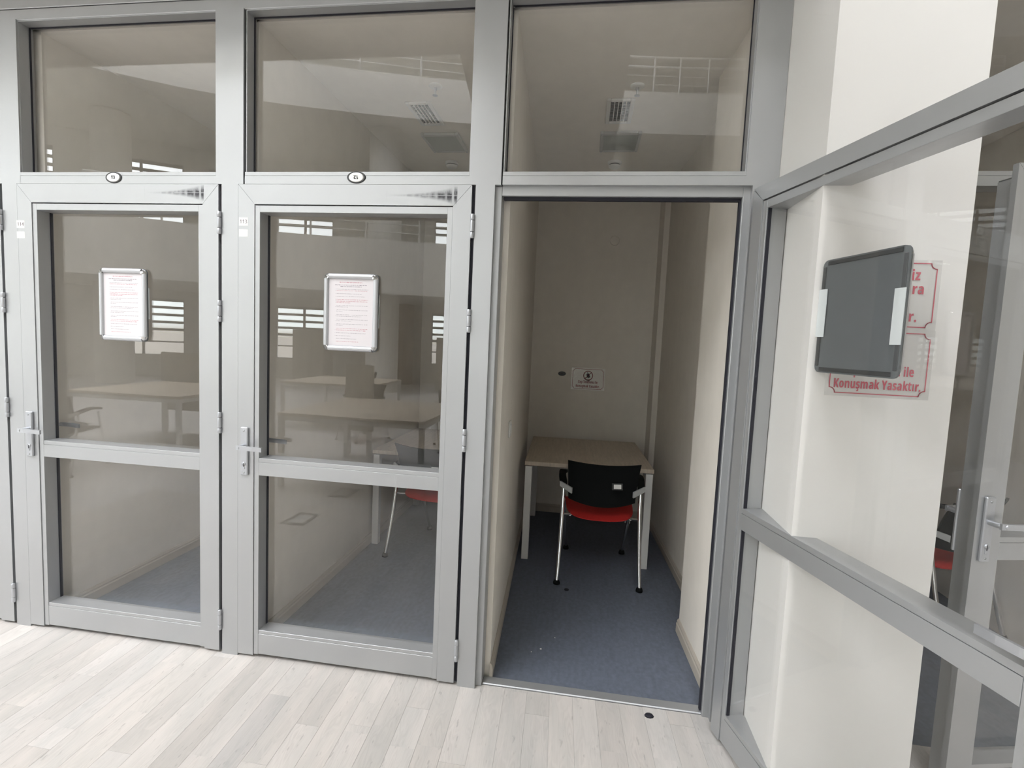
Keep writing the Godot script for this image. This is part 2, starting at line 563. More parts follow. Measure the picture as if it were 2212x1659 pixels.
# ---------------------------------------------------------------- setting: facade
func make_frame() -> void:
	# posts between the bays; the lower part is stepped so that the door leaves close over it
	var names := ["between the leftmost door and door 114", "between door 114 and door 113", "between door 113 and the open doorway"]
	for i in 3:
		var g: float = G[i]
		var root := thing("trim_post", Vector3(g, 0, 0))
		struct(root, "grey aluminium door post " + names[i], "post")
		var st := st_new()
		bx(st, Vector3(0.009, 0.0, -0.07), Vector3(0.0865, 2.1008, 0.004))
		bx(st, Vector3(-0.018, 2.1008, -0.07), Vector3(0.11, 2.81, 0.004))
		obj("face", st, M.painted_aluminium, root)
		box_part("stop", Vector3(-0.018, 0.0, -0.086), Vector3(0.112, 2.1008, -0.018), M.bead_aluminium, root, 0.002)
		box_part("gasket", Vector3(-0.0055, 0.01, -0.020), Vector3(0.0095, 2.10, -0.010), M.rubber, root)
	var r := thing("trim_post", Vector3(0.987, 0, 0))
	struct(r, "grey aluminium hinge post between the open doorway and the column", "post")
	var fs := st_new()
	bx(fs, Vector3(-0.052, 0.0, -0.07), Vector3(0.037, 2.1008, 0.004))
	bx(fs, Vector3(-0.078, 2.1008, -0.07), Vector3(0.037, 2.81, 0.004))
	obj("face", fs, M.painted_aluminium, r)
	box_part("stop", Vector3(-0.078, 0.0, -0.07), Vector3(0.036, 2.104, -0.018), M.bead_aluminium, r, 0.002)
	box_part("gasket", Vector3(-0.086, 0.015, -0.050), Vector3(-0.074, 2.06, -0.036), M.rubber, r)
	r = thing("trim_post", Vector3(1.515, 0, 0))
	struct(r, "grey aluminium post behind the white column", "post")
	box_part("face", Vector3(-0.085, 0.0, -0.07), Vector3(0.072, 2.81, 0.0), M.painted_aluminium, r, 0.002)
	r = thing("trim_header", Vector3(-0.9, 2.8065, 0))
	struct(r, "grey aluminium header running above all the transom windows", "frame")
	box_part("header", Vector3(-2.6, 0.0, -0.07), Vector3(1.925, 0.045, 0.0), M.painted_aluminium, r, 0.002)
	box_part("header", Vector3(2.33, 0.0, -0.07), Vector3(3.7, 0.045, 0.0), M.painted_aluminium, r, 0.002)
	box_part("cap", Vector3(-2.6, 0.047, -0.07), Vector3(1.925, 0.10, 0.003), M.painted_aluminium, r, 0.002)
	box_part("cap", Vector3(2.33, 0.047, -0.07), Vector3(3.7, 0.10, 0.003), M.painted_aluminium, r, 0.002)
	# door head stops and threshold of the open bay
	r = thing("trim_doorhead", Vector3(0.44, 2.104, 0))
	struct(r, "grey aluminium door head with black gasket over the open doorway", "frame")
	box_part("stop", Vector3(-0.446, -0.040, -0.07), Vector3(0.47, 0.0, -0.018), M.bead_aluminium, r, 0.002)
	box_part("gasket", Vector3(-0.44, -0.052, -0.050), Vector3(0.465, -0.038, -0.034), M.rubber, r)
	struct(box_part("trim_threshold", Vector3(-0.006, 0.0, -0.078), Vector3(0.91, 0.009, -0.028), M.bead_aluminium, null, 0.003), "worn grey metal threshold strip of the open doorway", "threshold")
	# transom windows
	var bays := [[G[0] - 0.995, G[0] - 0.018, "over the leftmost door"], [G[1] - 0.9935, G[1] - 0.018, "over door 114"], [G[2] - 0.9915, G[2] - 0.018, "over door 113"], [-0.002, 0.909, "over the open doorway"], [1.588, 2.60, "beyond the white column"]]
	for i in bays.size():
		var b: Array = bays[i]
		var w := thing("window_%d" % (i + 1), Vector3((b[0] + b[1]) * 0.5, 2.104, 0))
		struct(w, "fixed transom window " + b[2], "window")
		var hx: float = (b[1] - b[0]) * 0.5
		box_part("rail", Vector3(-hx, -0.003, -0.07), Vector3(hx, 0.0308, 0.004), M.painted_aluminium, w)
		box_part("bead", Vector3(-hx, 0.0315, -0.07), Vector3(hx, 0.0475, 0.004), M.painted_aluminium, w, 0.001)
		for s in [-1.0, 1.0]:
			box_part("bead", Vector3(s * hx, 0.048, -0.066), Vector3(s * (hx - 0.004), 0.7025, -0.004), M.bead_aluminium, w)
		box_part("bead", Vector3(-hx, 0.698, -0.066), Vector3(hx, 0.7025, -0.004), M.bead_aluminium, w)
		for s in [-1.0, 1.0]:
			box_part("gasket", Vector3(s * (hx - 0.004), 0.048, -0.056), Vector3(s * (hx - 0.007), 0.698, -0.049), M.rubber, w)
		box_part("gasket", Vector3(-hx + 0.004, 0.695, -0.056), Vector3(hx - 0.004, 0.698, -0.049), M.rubber, w)
		for z in [-0.056]:
			box_part("pane", Vector3(-hx + 0.002, 0.0478, z - 0.004), Vector3(hx - 0.002, 0.70, z), M.pane, w)

# a glazed leaf: hinge line at the local origin, leaf towards -x, outer face at z = 0
func make_door(n: int, at: Vector3, turn: float, width: float, label: String, panes := 2) -> Node3D:
	var d := thing("door_%d" % n, at, turn)
	struct(d, label, "door")
	var L := -width + 0.010
	var R := -0.006
	var T := 2.10
	var B := 0.012
	var sw := 0.075
	var z1 := 0.004
	var z0 := -0.014
	var back := -0.078
	# stiles and top rail are mitred
	var st := st_new()
	prism(st, [Vector2(L, B), Vector2(L + sw, B), Vector2(L + sw, T - 0.083), Vector2(L, T - 0.0008)], z0, z1)
	prism(st, [Vector2(L + 0.024, B), Vector2(L + sw, B), Vector2(L + sw, T - 0.083), Vector2(L + 0.024, T - 0.035)], back, z0)
	obj("stile", st, M.painted_aluminium, d)
	st = st_new()
	prism(st, [Vector2(R, B), Vector2(R - sw, B), Vector2(R - sw, T - 0.083), Vector2(R, T - 0.0008)], z0, z1)
	prism(st, [Vector2(R - 0.018, B), Vector2(R - sw, B), Vector2(R - sw, T - 0.083), Vector2(R - 0.018, T - 0.035)], back, z0)
	obj("stile", st, M.painted_aluminium, d)
	st = st_new()
	prism(st, [Vector2(L + 0.001, T), Vector2(R - 0.001, T), Vector2(R - sw, T - 0.082), Vector2(L + sw, T - 0.082)], z0, z1)
	prism(st, [Vector2(L + 0.026, T - 0.03), Vector2(R - 0.02, T - 0.03), Vector2(R - sw, T - 0.082), Vector2(L + sw, T - 0.082)], back, z0)
	obj("top_rail", st, M.painted_aluminium, d)
	var a := L + sw + 0.0012
	var b := R - sw - 0.0012
	var bw := 0.022
	for e in [[a, a + bw], [b, b - bw]]:
		box_part("bead", Vector3(e[0], 0.016, -0.074), Vector3(e[1], T - 0.086, 0.0005), M.painted_aluminium, d, 0.0005)
	box_part("bead", Vector3(a + bw, T - 0.086, -0.074), Vector3(b - bw, T - 0.114, 0.0005), M.painted_aluminium, d, 0.0005)
	var ia := a + bw
	var ib := b - bw
	box_part("mid_rail", Vector3(ia, 0.847, -0.076), Vector3(ib, 0.905, 0.0005), M.painted_aluminium, d, 0.0005)
	box_part("bead", Vector3(ia, 0.906, -0.074), Vector3(ib, 0.924, -0.0005), M.painted_aluminium, d, 0.0005)
	box_part("bottom_rail", Vector3(ia, 0.018, -0.076), Vector3(ib, 0.113, -0.0005), M.painted_aluminium, d, 0.0005)
	box_part("bead", Vector3(ia, 0.114, -0.074), Vector3(ib, 0.130, -0.0015), M.painted_aluminium, d, 0.0005)
	# gaskets at the glass
	for y in [[0.924, T - 0.114], [0.130, 0.847]]:
		for e in [[ia, ia + 0.003], [ib, ib - 0.003]]:
			box_part("gasket", Vector3(e[0], y[0], -0.069), Vector3(e[1], y[1], -0.057), M.rubber, d)
		for z in [-0.058]:
			box_part("pane", Vector3(ia - 0.004, y[0] - 0.004, z - 0.004), Vector3(ib + 0.004, y[1] + 0.004, z), (M.pane if panes > 1 else M.clean_pane), d)
	# handles, outside and inside
	for s in [1.0, -1.0]:
		var h := Node3D.new()
		h.name = "handle"
		d.add_child(h, true)
		h.position = Vector3(L + 0.036, 0.0, z1 if s > 0 else back)
		h.scale = Vector3.ONE
		var p := st_new()
		bx(p, Vector3(-0.017, 0.846, 0.0), Vector3(0.017, 1.06, 0.011 * s), 0.003)
		obj("backplate", p, M.satin_metal, h)
		p = st_new()
		tube(p, [Vector3(0, 0.978, 0.008 * s), Vector3(0, 0.978, 0.035 * s), Vector3(0.004, 0.978, 0.046 * s), Vector3(0.014, 0.978, 0.053 * s)], 0.009, 12)
		var lev := [Vector3(-0.006, 0.978, 0.052 * s), Vector3(0.03, 0.978, 0.055 * s), Vector3(0.07, 0.977, 0.055 * s), Vector3(0.112, 0.975, 0.051 * s)]
		for i in lev.size() - 1:
			var q := []
			for k in [lev[i], lev[i + 1]]:
				q.append([k + Vector3(0, 0.0095, -0.004), k + Vector3(0, 0.0095, 0.004), k + Vector3(0, -0.0095, 0.004), k + Vector3(0, -0.0095, -0.004)])
			for j in 4:
				var jj := (j + 1) % 4
				var outw: Vector3 = (q[0][j] + q[0][jj]) * 0.5 - lev[i]
				face(p, [q[0][j], q[0][jj], q[1][jj], q[1][j]], outw)
			if i == 0:
				face(p, q[0], Vector3(-1, 0, 0))
			if i == lev.size() - 2:
				face(p, q[1], Vector3(1, 0, 0))
		obj("lever", p, M.satin_metal, h)
		p = st_new()
		lathe(p, Vector3(0, 0.898, 0.0), [Vector2(0.0085, 0.0), Vector2(0.0085, 0.0135), Vector2(0.0, 0.0137)], 16, Basis(Vector3.RIGHT, PI / 2 * s))
		bx(p, Vector3(-0.005, 0.874, 0.0), Vector3(0.005, 0.892, 0.013 * s), 0.001)
		obj("lock_cylinder", p, M.satin_metal, h)
		box_part("keyhole", Vector3(-0.0012, 0.885, 0.0128 * s), Vector3(0.0012, 0.903, 0.0142 * s), M.rubber, h)
		for y in [1.045, 0.858]:
			p = st_new()
			lathe(p, Vector3(0, y, 0.0), [Vector2(0.004, 0.0), Vector2(0.004, 0.0118), Vector2(0.0, 0.012)], 10, Basis(Vector3.RIGHT, PI / 2 * s))
			obj("screw", p, M.bead_aluminium, h)
	# hinges
	for y in [1.938, 1.562, 1.072, 0.163]:
		var h := Node3D.new()
		h.name = "hinge"
		d.add_child(h, true)
		h.position = Vector3(0.002, y, 0.010)
		for k in [[-0.047, -0.024], [-0.022, 0.022], [0.024, 0.047]]:
			var p := st_new()
			lathe(p, Vector3.ZERO, [Vector2(0.0, k[0]), Vector2(0.0085, k[0] + 0.0005), Vector2(0.0085, k[1] - 0.0005), Vector2(0.0, k[1])], 14)
			obj("knuckle", p, M.satin_metal, h)
	return d

func sticker(d: Node3D, digits: String, lx: float, y: float) -> void:
	var s := Node3D.new()
	s.name = "number_sticker"
	d.add_child(s, true)
	s.position = Vector3(lx, y, 0.004)
	s.set_meta("label", "small white paper sticker printed " + digits)
	box_part("paper", Vector3(-0.021, -0.017, 0.0), Vector3(0.021, 0.017, 0.0006), M.paper, s)
	text_part("digits", digits, 0.031, Vector3(0, 0.0, 0.0009), M.grey_ink, s, 400)
	var e := box_part("blank_sticker", Vector3(lx - 0.021, y - 0.063, 0.004), Vector3(lx + 0.021, y - 0.033, 0.0046), M.paper, d)
	e.set_meta("label", "small blank cream sticker")

func scuff(d: Node3D, x0: float, x1: float, y0: float, y1: float, z: float) -> void:
	var st := st_new()
	var a := Vector3(x0, y0, z)
	var b := Vector3(x1, y0, z)
	var c := Vector3(x1, y1, z)
	var e := Vector3(x0, y1, z)
	tri(st, a, b, c, Vector3.BACK, Vector2(0, 1), Vector2(1, 1), Vector2(1, 0))
	tri(st, a, c, e, Vector3.BACK, Vector2(0, 1), Vector2(1, 0), Vector2(0, 0))
	var o := obj("scuff_mark", st, M.rubbed_dirt, d)
	o.set_meta("label", "dark rubbed dirt mark on the top rail")

func make_doors() -> void:
	make_door(1, Vector3(G[0], 0, 0), 0.0, 1.026, "closed grey glazed door at the end of the row, mostly cut off beside door 114")
	var d := make_door(2, Vector3(G[1], 0, 0), 0.0, G[1] - G[0] - 0.0772, "closed grey glazed door with sticker 114 below oval plate 13")
	sticker(d, "114", -0.999, 1.920)
	scuff(d, -0.36, -0.075, 2.030, 2.098, 0.0046)
	d = make_door(3, Vector3(G[2], 0, 0), 0.0, G[2] - G[1] - 0.0772, "closed grey glazed door with sticker 113 below oval plate 12")
	sticker(d, "113", -0.997, 1.945)
	scuff(d, -0.36, -0.065, 2.022, 2.094, 0.0046)
	make_door(4, Vector3(0.993, 0, 0.016), PI / 2 + 0.28, 1.13, "grey glazed door swung wide open in front of the white column", 1)
	make_door(5, Vector3(2.625, 0, 0.0), 0.236, 1.03, "grey glazed door standing ajar past the white column")

# ---------------------------------------------------------------- signs and plates
func snap_frame(at: Vector3, turn: float, w: float, h: float, label: String) -> Node3D:
	var f := thing("poster_frame", at, turn)
	tag(f, label, "poster", "snap frame notices on the cabin doors")
	var p := 0.023
	var hw := w * 0.5
	var hh := h * 0.5
	# rounded aluminium profiles
	for s in [-1.0, 1.0]:
		for vert in [true, false]:
			var st := st_new()
			var half := (hh if vert else hw) - p
			var prof := []
			for k in 9:
				var t := PI * k / 8.0
				prof.append(Vector2(-cos(t) * p * 0.5, 0.003 + sin(t) * 0.010))
			for k in 8:
				var q := []
				for e in [[k, -half], [k + 1, -half], [k + 1, half], [k, half]]:
					var o: Vector2 = prof[e[0]]
					var across: float = s * ((hw if vert else hh) - p * 0.5) + o.x
					q.append(Vector3(across, e[1], o.y) if vert else Vector3(e[1], across, o.y))
				face(st, q, Vector3(0, 0, 1))
			if vert:
				bx(st, Vector3(s * hw, -half, 0), Vector3(s * (hw - p), half, 0.003))
			else:
				bx(st, Vector3(-half, s * hh, 0), Vector3(half, s * (hh - p), 0.003))
			obj("frame_side", st, M.brushed_snap_frame, f)
	for sx in [-1.0, 1.0]:
		for sy in [-1.0, 1.0]:
			var st := st_new()
			var c := Vector3(sx * (hw - p), sy * (hh - p), 0)
			var rings := []
			for i in 5:
				var t := PI * 0.5 * i / 4.0
				var ring := []
				for k in 7:
					var a := PI * 0.5 * k / 6.0
					var dv := Vector3(sx * cos(a) * cos(t), sy * sin(a) * cos(t), sin(t) * 0.6)
					ring.append([c + Vector3(dv.x * p * 1.02, dv.y * p * 1.02, dv.z * 0.024), dv.normalized()])
				rings.append(ring)
			for i in 4:
				for k in 6:
					smooth_quad(st, rings[i][k], rings[i][k + 1], rings[i + 1][k + 1], rings[i + 1][k])
			obj("corner_cap", st, M.chrome, f)
	var st := st_new()
	var a := Vector3(-hw + p * 0.9, -hh + p * 0.9, 0.0032)
	var c := Vector3(hw - p * 0.9, hh - p * 0.9, 0.0032)
	var b := Vector3(c.x, a.y, a.z)
	var e := Vector3(a.x, c.y, a.z)
	tri(st, a, b, c, Vector3.BACK, Vector2(0, 1), Vector2(1, 1), Vector2(1, 0))
	tri(st, a, c, e, Vector3.BACK, Vector2(0, 1), Vector2(1, 0), Vector2(0, 0))
	var sheet := obj("notice", st, M.notice_print, f)
	sheet.set_meta("label", "white sheet of rules printed in grey and red")
	# backing board with rounded corners and a raised rim
	st = st_new()
	var poly := []
	for q in [[1, 1, 0.0], [-1, 1, PI / 2], [-1, -1, PI], [1, -1, PI * 1.5]]:
		for k in 4:
			var t: float = q[2] + PI / 2 * k / 3.0
			poly.append(Vector2(q[0] * (hw - 0.018) + cos(t) * 0.018, q[1] * (hh - 0.018) + sin(t) * 0.018))
	prism(st, poly, -0.004, 0.0025)
	obj("backing_board", st, M.board_back, f)
	st = st_new()
	for s in [-1.0, 1.0]:
		bx(st, Vector3(s * (hw - 0.004), -hh + 0.02, -0.0065), Vector3(s * (hw - 0.016), hh - 0.02, -0.004), 0.001)
		bx(st, Vector3(-hw + 0.02, s * (hh - 0.004), -0.0065), Vector3(hw - 0.02, s * (hh - 0.016), -0.004), 0.001)
	obj("back_rim", st, M.dark_plastic, f)
	for s in [-1.0, 1.0]:
		box_part("tape_strip", Vector3(s * (hw + 0.002), -0.07 + s * 0.01, -0.0085), Vector3(s * (hw - 0.03), 0.07 + s * 0.01, -0.0068), M.tape, f)
	return f

func ribbon(st: SurfaceTool, pts: Array, w: float, z: float) -> void:
	for i in pts.size():
		var a: Vector2 = pts[i]
		var b: Vector2 = pts[(i + 1) % pts.size()]
		var d := (b - a).normalized()
		var n := Vector2(-d.y, d.x) * w * 0.5
		var e := d * w * 0.4
		face(st, [Vector3(a.x - e.x + n.x, a.y - e.y + n.y, z), Vector3(b.x + e.x + n.x, b.y + e.y + n.y, z), Vector3(b.x + e.x - n.x, b.y + e.y - n.y, z), Vector3(a.x - e.x - n.x, a.y - e.y - n.y, z)], Vector3.BACK)

func ticket(hw: float, hh: float, r: float) -> Array:
	# rectangle with corners scooped inwards
	var pts := []
	for q in [[1, 1, -PI / 2, -PI], [-1, 1, 0.0, -PI / 2], [-1, -1, PI / 2, 0.0], [1, -1, PI, PI / 2]]:
		for k in 6:
			var t: float = lerpf(q[2], q[3], k / 5.0)
			pts.append(Vector2(q[0] * hw + cos(t) * r, q[1] * hh + sin(t) * r))
	return pts

func wall_sign(at: Vector3, lines: Array, icon: bool, ink: Material, label: String, w := 0.262, h := 0.184) -> Node3D:
	var s := thing("wall_sign", at)
	tag(s, label, "sign")
	box_part("sheet", Vector3(-w * 0.5 - 0.012, -h * 0.5 - 0.010, 0.0), Vector3(w * 0.5 + 0.012, h * 0.5 + 0.010, 0.0012), M.clear_laminate, s)
	var st := st_new()
	ribbon(st, ticket(w * 0.5, h * 0.5, 0.016), 0.0028, 0.0017)
	obj("border", st, ink, s)
	for l in lines:
		text_part("lettering", l[0], l[1], Vector3(l[2], l[3], 0.0019), ink, s, 700, 0.0, l[4] if l.size() > 4 else HORIZONTAL_ALIGNMENT_CENTER, 0.0, Vector2(0.90, 1.35 if l[1] < 0.05 else 1.1))
	if icon:
		st = st_new()
		var c := Vector2(0.0, h * 0.5 - 0.055)
		var ring := []
		for k in 28:
			ring.append(c + Vector2(cos(TAU * k / 28), sin(TAU * k / 28)) * 0.038)
		ribbon(st, ring, 0.006, 0.0019)
		ribbon(st, [c + Vector2(-0.026, -0.027), c + Vector2(0.026, 0.027)], 0.006, 0.0021)
		obj("prohibition_ring", st, ink, s)
		st = st_new()
		var tilt := 0.5
		for q in [[-0.011, -0.020, 0.011, 0.016], [0.004, 0.016, 0.010, 0.027]]:
			var v := []
			for k in [[q[0], q[1]], [q[2], q[1]], [q[2], q[3]], [q[0], q[3]]]:
				var p := Vector2(k[0], k[1]).rotated(tilt) + c
				v.append(Vector3(p.x, p.y, 0.0017))
			face(st, v, Vector3.BACK)
		obj("phone_symbol", st, M.grey_ink, s)
	return s

func oval_plate(at: Vector3, num: String, upside: bool, label: String) -> void:
	var p := thing("number_plate", at)
	tag(p, label, "number plate")
	var st := st_new()
	var up := Basis(Vector3.RIGHT, PI / 2)
	lathe(st, Vector3.ZERO, [Vector2(0.0240, 0.0), Vector2(0.0240, 0.005), Vector2(0.0215, 0.0065), Vector2(0.0, 0.006)], 36, up, 1.68)
	obj("rim", st, M.dark_plastic, p)
	st = st_new()
	lathe(st, Vector3.ZERO, [Vector2(0.0195, 0.005), Vector2(0.0185, 0.0078), Vector2(0.016, 0.0082), Vector2(0.0155, 0.0074), Vector2(0.0, 0.0080)], 36, up, 1.7)
	obj("dome", st, M.nameplate_metal, p)
	text_part("numeral", num, 0.028, Vector3(0, 0, 0.0088), M.black_ink, p, 700, 0.0, HORIZONTAL_ALIGNMENT_CENTER, PI if upside else 0.0)

func make_signs() -> void:
	snap_frame(Vector3(-1.752, 1.575, -0.049), 0.0, 0.245, 0.330, "silver framed notice on the closed door farther from the open doorway")
	snap_frame(Vector3(-0.648, 1.579, -0.049), 0.0, 0.245, 0.330, "silver framed notice on the closed door beside the open doorway")
	# on the open leaf: its back shows through the glass
	var turn := PI / 2 + 0.28
	var t := Basis(Vector3.UP, turn)
	snap_frame(Vector3(0.993, 0, 0.016) + t * Vector3(-0.520, 1.602, -0.049), turn, 0.29, 0.330, "grey back of a notice frame seen through the open door's glass")
	oval_plate(Vector3(-1.738, 2.127, 0.001), "13", false, "oval silver number plate reading 13 above door 114")
	oval_plate(Vector3(-0.610, 2.128, 0.001), "12", true, "oval silver number plate 12 hung upside down above door 113")
	wall_sign(Vector3(0.388, 1.194, DEEP + 0.0005), [["Cep Telefonu ile", 0.034, 0.0, -0.026], ["Konuşmak Yasaktır.", 0.034, 0.0, -0.062]], true, M.dark_red_ink, "small red bordered no phone sign on the open cabin's back wall", 0.262, 0.170)
	wall_sign(Vector3(1.223, 1.471, 0.3905), [["Cep Telefonu ile", 0.040, 0.0, -0.022], ["Konuşmak Yasaktır.", 0.040, 0.0, -0.064]], true, M.red_ink, "lower red bordered sign on the white column about phone calls")
	wall_sign(Vector3(1.221, 1.674, 0.3905), [["Kütüphanemiz", 0.054, 0.088, 0.058, HORIZONTAL_ALIGNMENT_RIGHT], ["Kamera", 0.054, 0.101, 0.018, HORIZONTAL_ALIGNMENT_RIGHT], ["ile", 0.054, 0.0, -0.022], ["İzlenmektedir.", 0.054, 0.090, -0.062, HORIZONTAL_ALIGNMENT_RIGHT]], false, M.red_ink, "upper red bordered sign on the white column about cameras")
	# oval badge and round cover on the back wall, switch on the side wall
	var st := st_new()
	lathe(st, Vector3.ZERO, [Vector2(0.019, 0.0), Vector2(0.019, 0.003), Vector2(0.016, 0.005), Vector2(0.0, 0.0055)], 28, Basis(Vector3.RIGHT, PI / 2), 1.75)
	var o := thing("oval_badge", Vector3(0.163, 1.229, DEEP + 0.0003))
	tag(o, "small dark oval badge on the wall beside the no phone sign", "badge")
	obj("plate", st, M.board_back, o)
	text_part("numeral", "11", 0.02, Vector3(0, 0, 0.006), M.black_ink, o)
	st = st_new()
	lathe(st, Vector3.ZERO, [Vector2(0.040, 0.0), Vector2(0.040, 0.006), Vector2(0.036, 0.010), Vector2(0.0, 0.011)], 28, Basis(Vector3.RIGHT, PI / 2))
	o = thing("round_cover", Vector3(0.545, 2.366, DEEP + 0.0003))
	tag(o, "round cream junction cover high on the open cabin's back wall", "cover")
	obj("lid", st, M.cream_paint, o)
	o = thing("light_switch", Vector3(-0.004, 1.045, -0.50), atan(0.0545))
	tag(o, "white light switch on the open cabin's side wall", "switch")
	box_part("plate", Vector3(0.0, -0.04, -0.04), Vector3(0.008, 0.04, 0.04), M.white_plastic, o, 0.003)
	box_part("rocker", Vector3(0.008, -0.024, -0.024), Vector3(0.012, 0.024, 0.024), M.white_plastic, o, 0.002)

# ---------------------------------------------------------------- cabin ceiling fixtures
func vent(at: Vector3, label: String) -> void:
	var v := thing("ceiling_vent", at)
	tag(v, label, "vent", "ceiling vents of the cabins")
	var hx := 0.052
	var hz := 0.13
	box_part("duct", Vector3(-hx, -0.002, -hz), Vector3(hx, -0.0005, hz), M.vent_dark, v)
	var st := st_new()
	for s in [-1.0, 1.0]:
		bx(st, Vector3(s * hx, -0.012, -hz - 0.022), Vector3(s * (hx + 0.022), 0.0, hz + 0.022), 0.003)
		bx(st, Vector3(-hx, -0.012, s * hz), Vector3(hx, 0.0, s * (hz + 0.022)), 0.003)
	obj("frame", st, M.white_plastic, v)
	for k in 4:
		box_part("blade", Vector3(-hx + (k + 1) * 2.0 * hx / 5.0 - 0.0022, -0.011, -hz), Vector3(-hx + (k + 1) * 2.0 * hx / 5.0 + 0.0022, -0.003, hz), M.white_plastic, v)
	for k in 7:
		box_part("cross_blade", Vector3(-hx, -0.007, -hz + (k + 1) * 2.0 * hz / 8.0 - 0.0012), Vector3(hx, -0.003, -hz + (k + 1) * 2.0 * hz / 8.0 + 0.0012), M.dark_plastic, v)

func panel_light(at: Vector3, label: String) -> void:
	var l := thing("ceiling_light", at)
	tag(l, label, "ceiling light", "unlit panel lights of the cabins")
	var hx := 0.125
	var hz := 0.15
	var st := st_new()
	for s in [-1.0, 1.0]:
		bx(st, Vector3(s * (hx - 0.02), -0.02, -hz), Vector3(s * hx, 0.0, hz), 0.003)
		bx(st, Vector3(-hx + 0.02, -0.02, s * (hz - 0.02)), Vector3(hx - 0.02, 0.0, s * hz), 0.003)
	obj("frame", st, M.grey_plastic, l)
	box_part("diffuser", Vector3(-hx + 0.02, -0.016, -hz + 0.02), Vector3(hx - 0.02, -0.002, hz - 0.02), M.lamp_diffuser, l)
	for sx in [-1.0, 1.0]:
		for sz in [-1.0, 1.0]:
			st = st_new()
			lathe(st, Vector3(sx * (hx - 0.01), -0.02, sz * (hz - 0.01)), [Vector2(0.005, 0.0), Vector2(0.005, -0.003), Vector2(0.0, -0.003)], 10)
			obj("screw", st, M.satin_metal, l)

func sprinkler(at: Vector3, label: String) -> void:
	var s := thing("sprinkler", at)
	tag(s, label, "sprinkler", "ceiling sprinklers of the cabins")
	var st := st_new()
	lathe(st, Vector3.ZERO, [Vector2(0.036, 0.0), Vector2(0.036, -0.004), Vector2(0.026, -0.010), Vector2(0.0, -0.010)], 22)
	obj("rosette", st, M.white_plastic, s)
	st = st_new()
	lathe(st, Vector3.ZERO, [Vector2(0.009, -0.008), Vector2(0.009, -0.022), Vector2(0.005, -0.026), Vector2(0.004, -0.050), Vector2(0.0, -0.050)], 14)
	obj("head", st, M.satin_metal, s)
	st = st_new()
	lathe(st, Vector3.ZERO, [Vector2(0.0, -0.048), Vector2(0.014, -0.048), Vector2(0.014, -0.050), Vector2(0.0, -0.051)], 14)
	obj("deflector", st, M.satin_metal, s)

func smoke_detector(at: Vector3, label: String) -> void:
	var s := thing("smoke_detector", at)
	tag(s, label, "smoke detector", "smoke detectors of the cabins")
	var st := st_new()
	lathe(st, Vector3.ZERO, [Vector2(0.050, 0.0), Vector2(0.050, -0.014), Vector2(0.046, -0.018), Vector2(0.0, -0.018)], 26)
	obj("base", st, M.white_plastic, s)
	st = st_new()
	lathe(st, Vector3.ZERO, [Vector2(0.038, -0.016), Vector2(0.038, -0.026), Vector2(0.0, -0.026)], 26)
	obj("chamber", st, M.vent_dark, s)
	st = st_new()
	lathe(st, Vector3.ZERO, [Vector2(0.042, -0.025), Vector2(0.040, -0.036), Vector2(0.028, -0.044), Vector2(0.0, -0.045)], 26)
	obj("cap", st, M.white_plastic, s)

func make_fixtures() -> void:
	var y := CEIL
	vent(Vector3(-1.77, y, -0.99), "slatted vent half hidden behind the transom farther from the open doorway")
	vent(Vector3(-0.655, y, -0.99), "slatted vent behind the transom next to the open doorway")
	vent(Vector3(0.470, y, -1.0), "slatted vent in the open cabin's ceiling")
	panel_light(Vector3(-0.655, y, -1.42), "unlit square panel light behind the transom of door 113")
	panel_light(Vector3(0.498, y, -1.43), "unlit square panel light in the open cabin's ceiling")
	sprinkler(Vector3(-0.50, y, -0.67), "ceiling sprinkler behind the transom of door 113")
	sprinkler(Vector3(0.543, y, -0.72), "ceiling sprinkler in the open cabin")
	smoke_detector(Vector3(-0.715, y, -1.82), "round smoke detector behind the transom of door 113")
	smoke_detector(Vector3(0.487, y, -1.83), "round smoke detector in the open cabin's ceiling")

# ---------------------------------------------------------------- furniture
func make_table(called: String, at: Vector3, turn: float, w: float, depth: float, h: float, label: String, group := "") -> Node3D:
	# origin at the front left foot, depth towards -z
	var t := thing(called, at, turn)
	tag(t, label, "table", group)
	box_part("table_top", Vector3(0, h - 0.028, -depth), Vector3(w, h, 0.0), M.beech_laminate, t, 0.002)
	var l := 0.046
	for x in [0.004, w - l - 0.004]:
		for z in [-0.006, -depth + l + 0.006]:
			box_part("leg", Vector3(x, 0.0, z), Vector3(x + l, h - 0.034, z - l), M.leg_paint, t, 0.002)
	box_part("apron", Vector3(l, h - 0.075, -depth + 0.047), Vector3(w - l, h - 0.034, -depth + 0.017), M.leg_paint, t, 0.002)
	for x in [0.012, w - 0.042]:
		box_part("side_rail", Vector3(x, h - 0.075, -l), Vector3(x + 0.03, h - 0.034, -depth + l), M.leg_paint, t, 0.002)
	return t

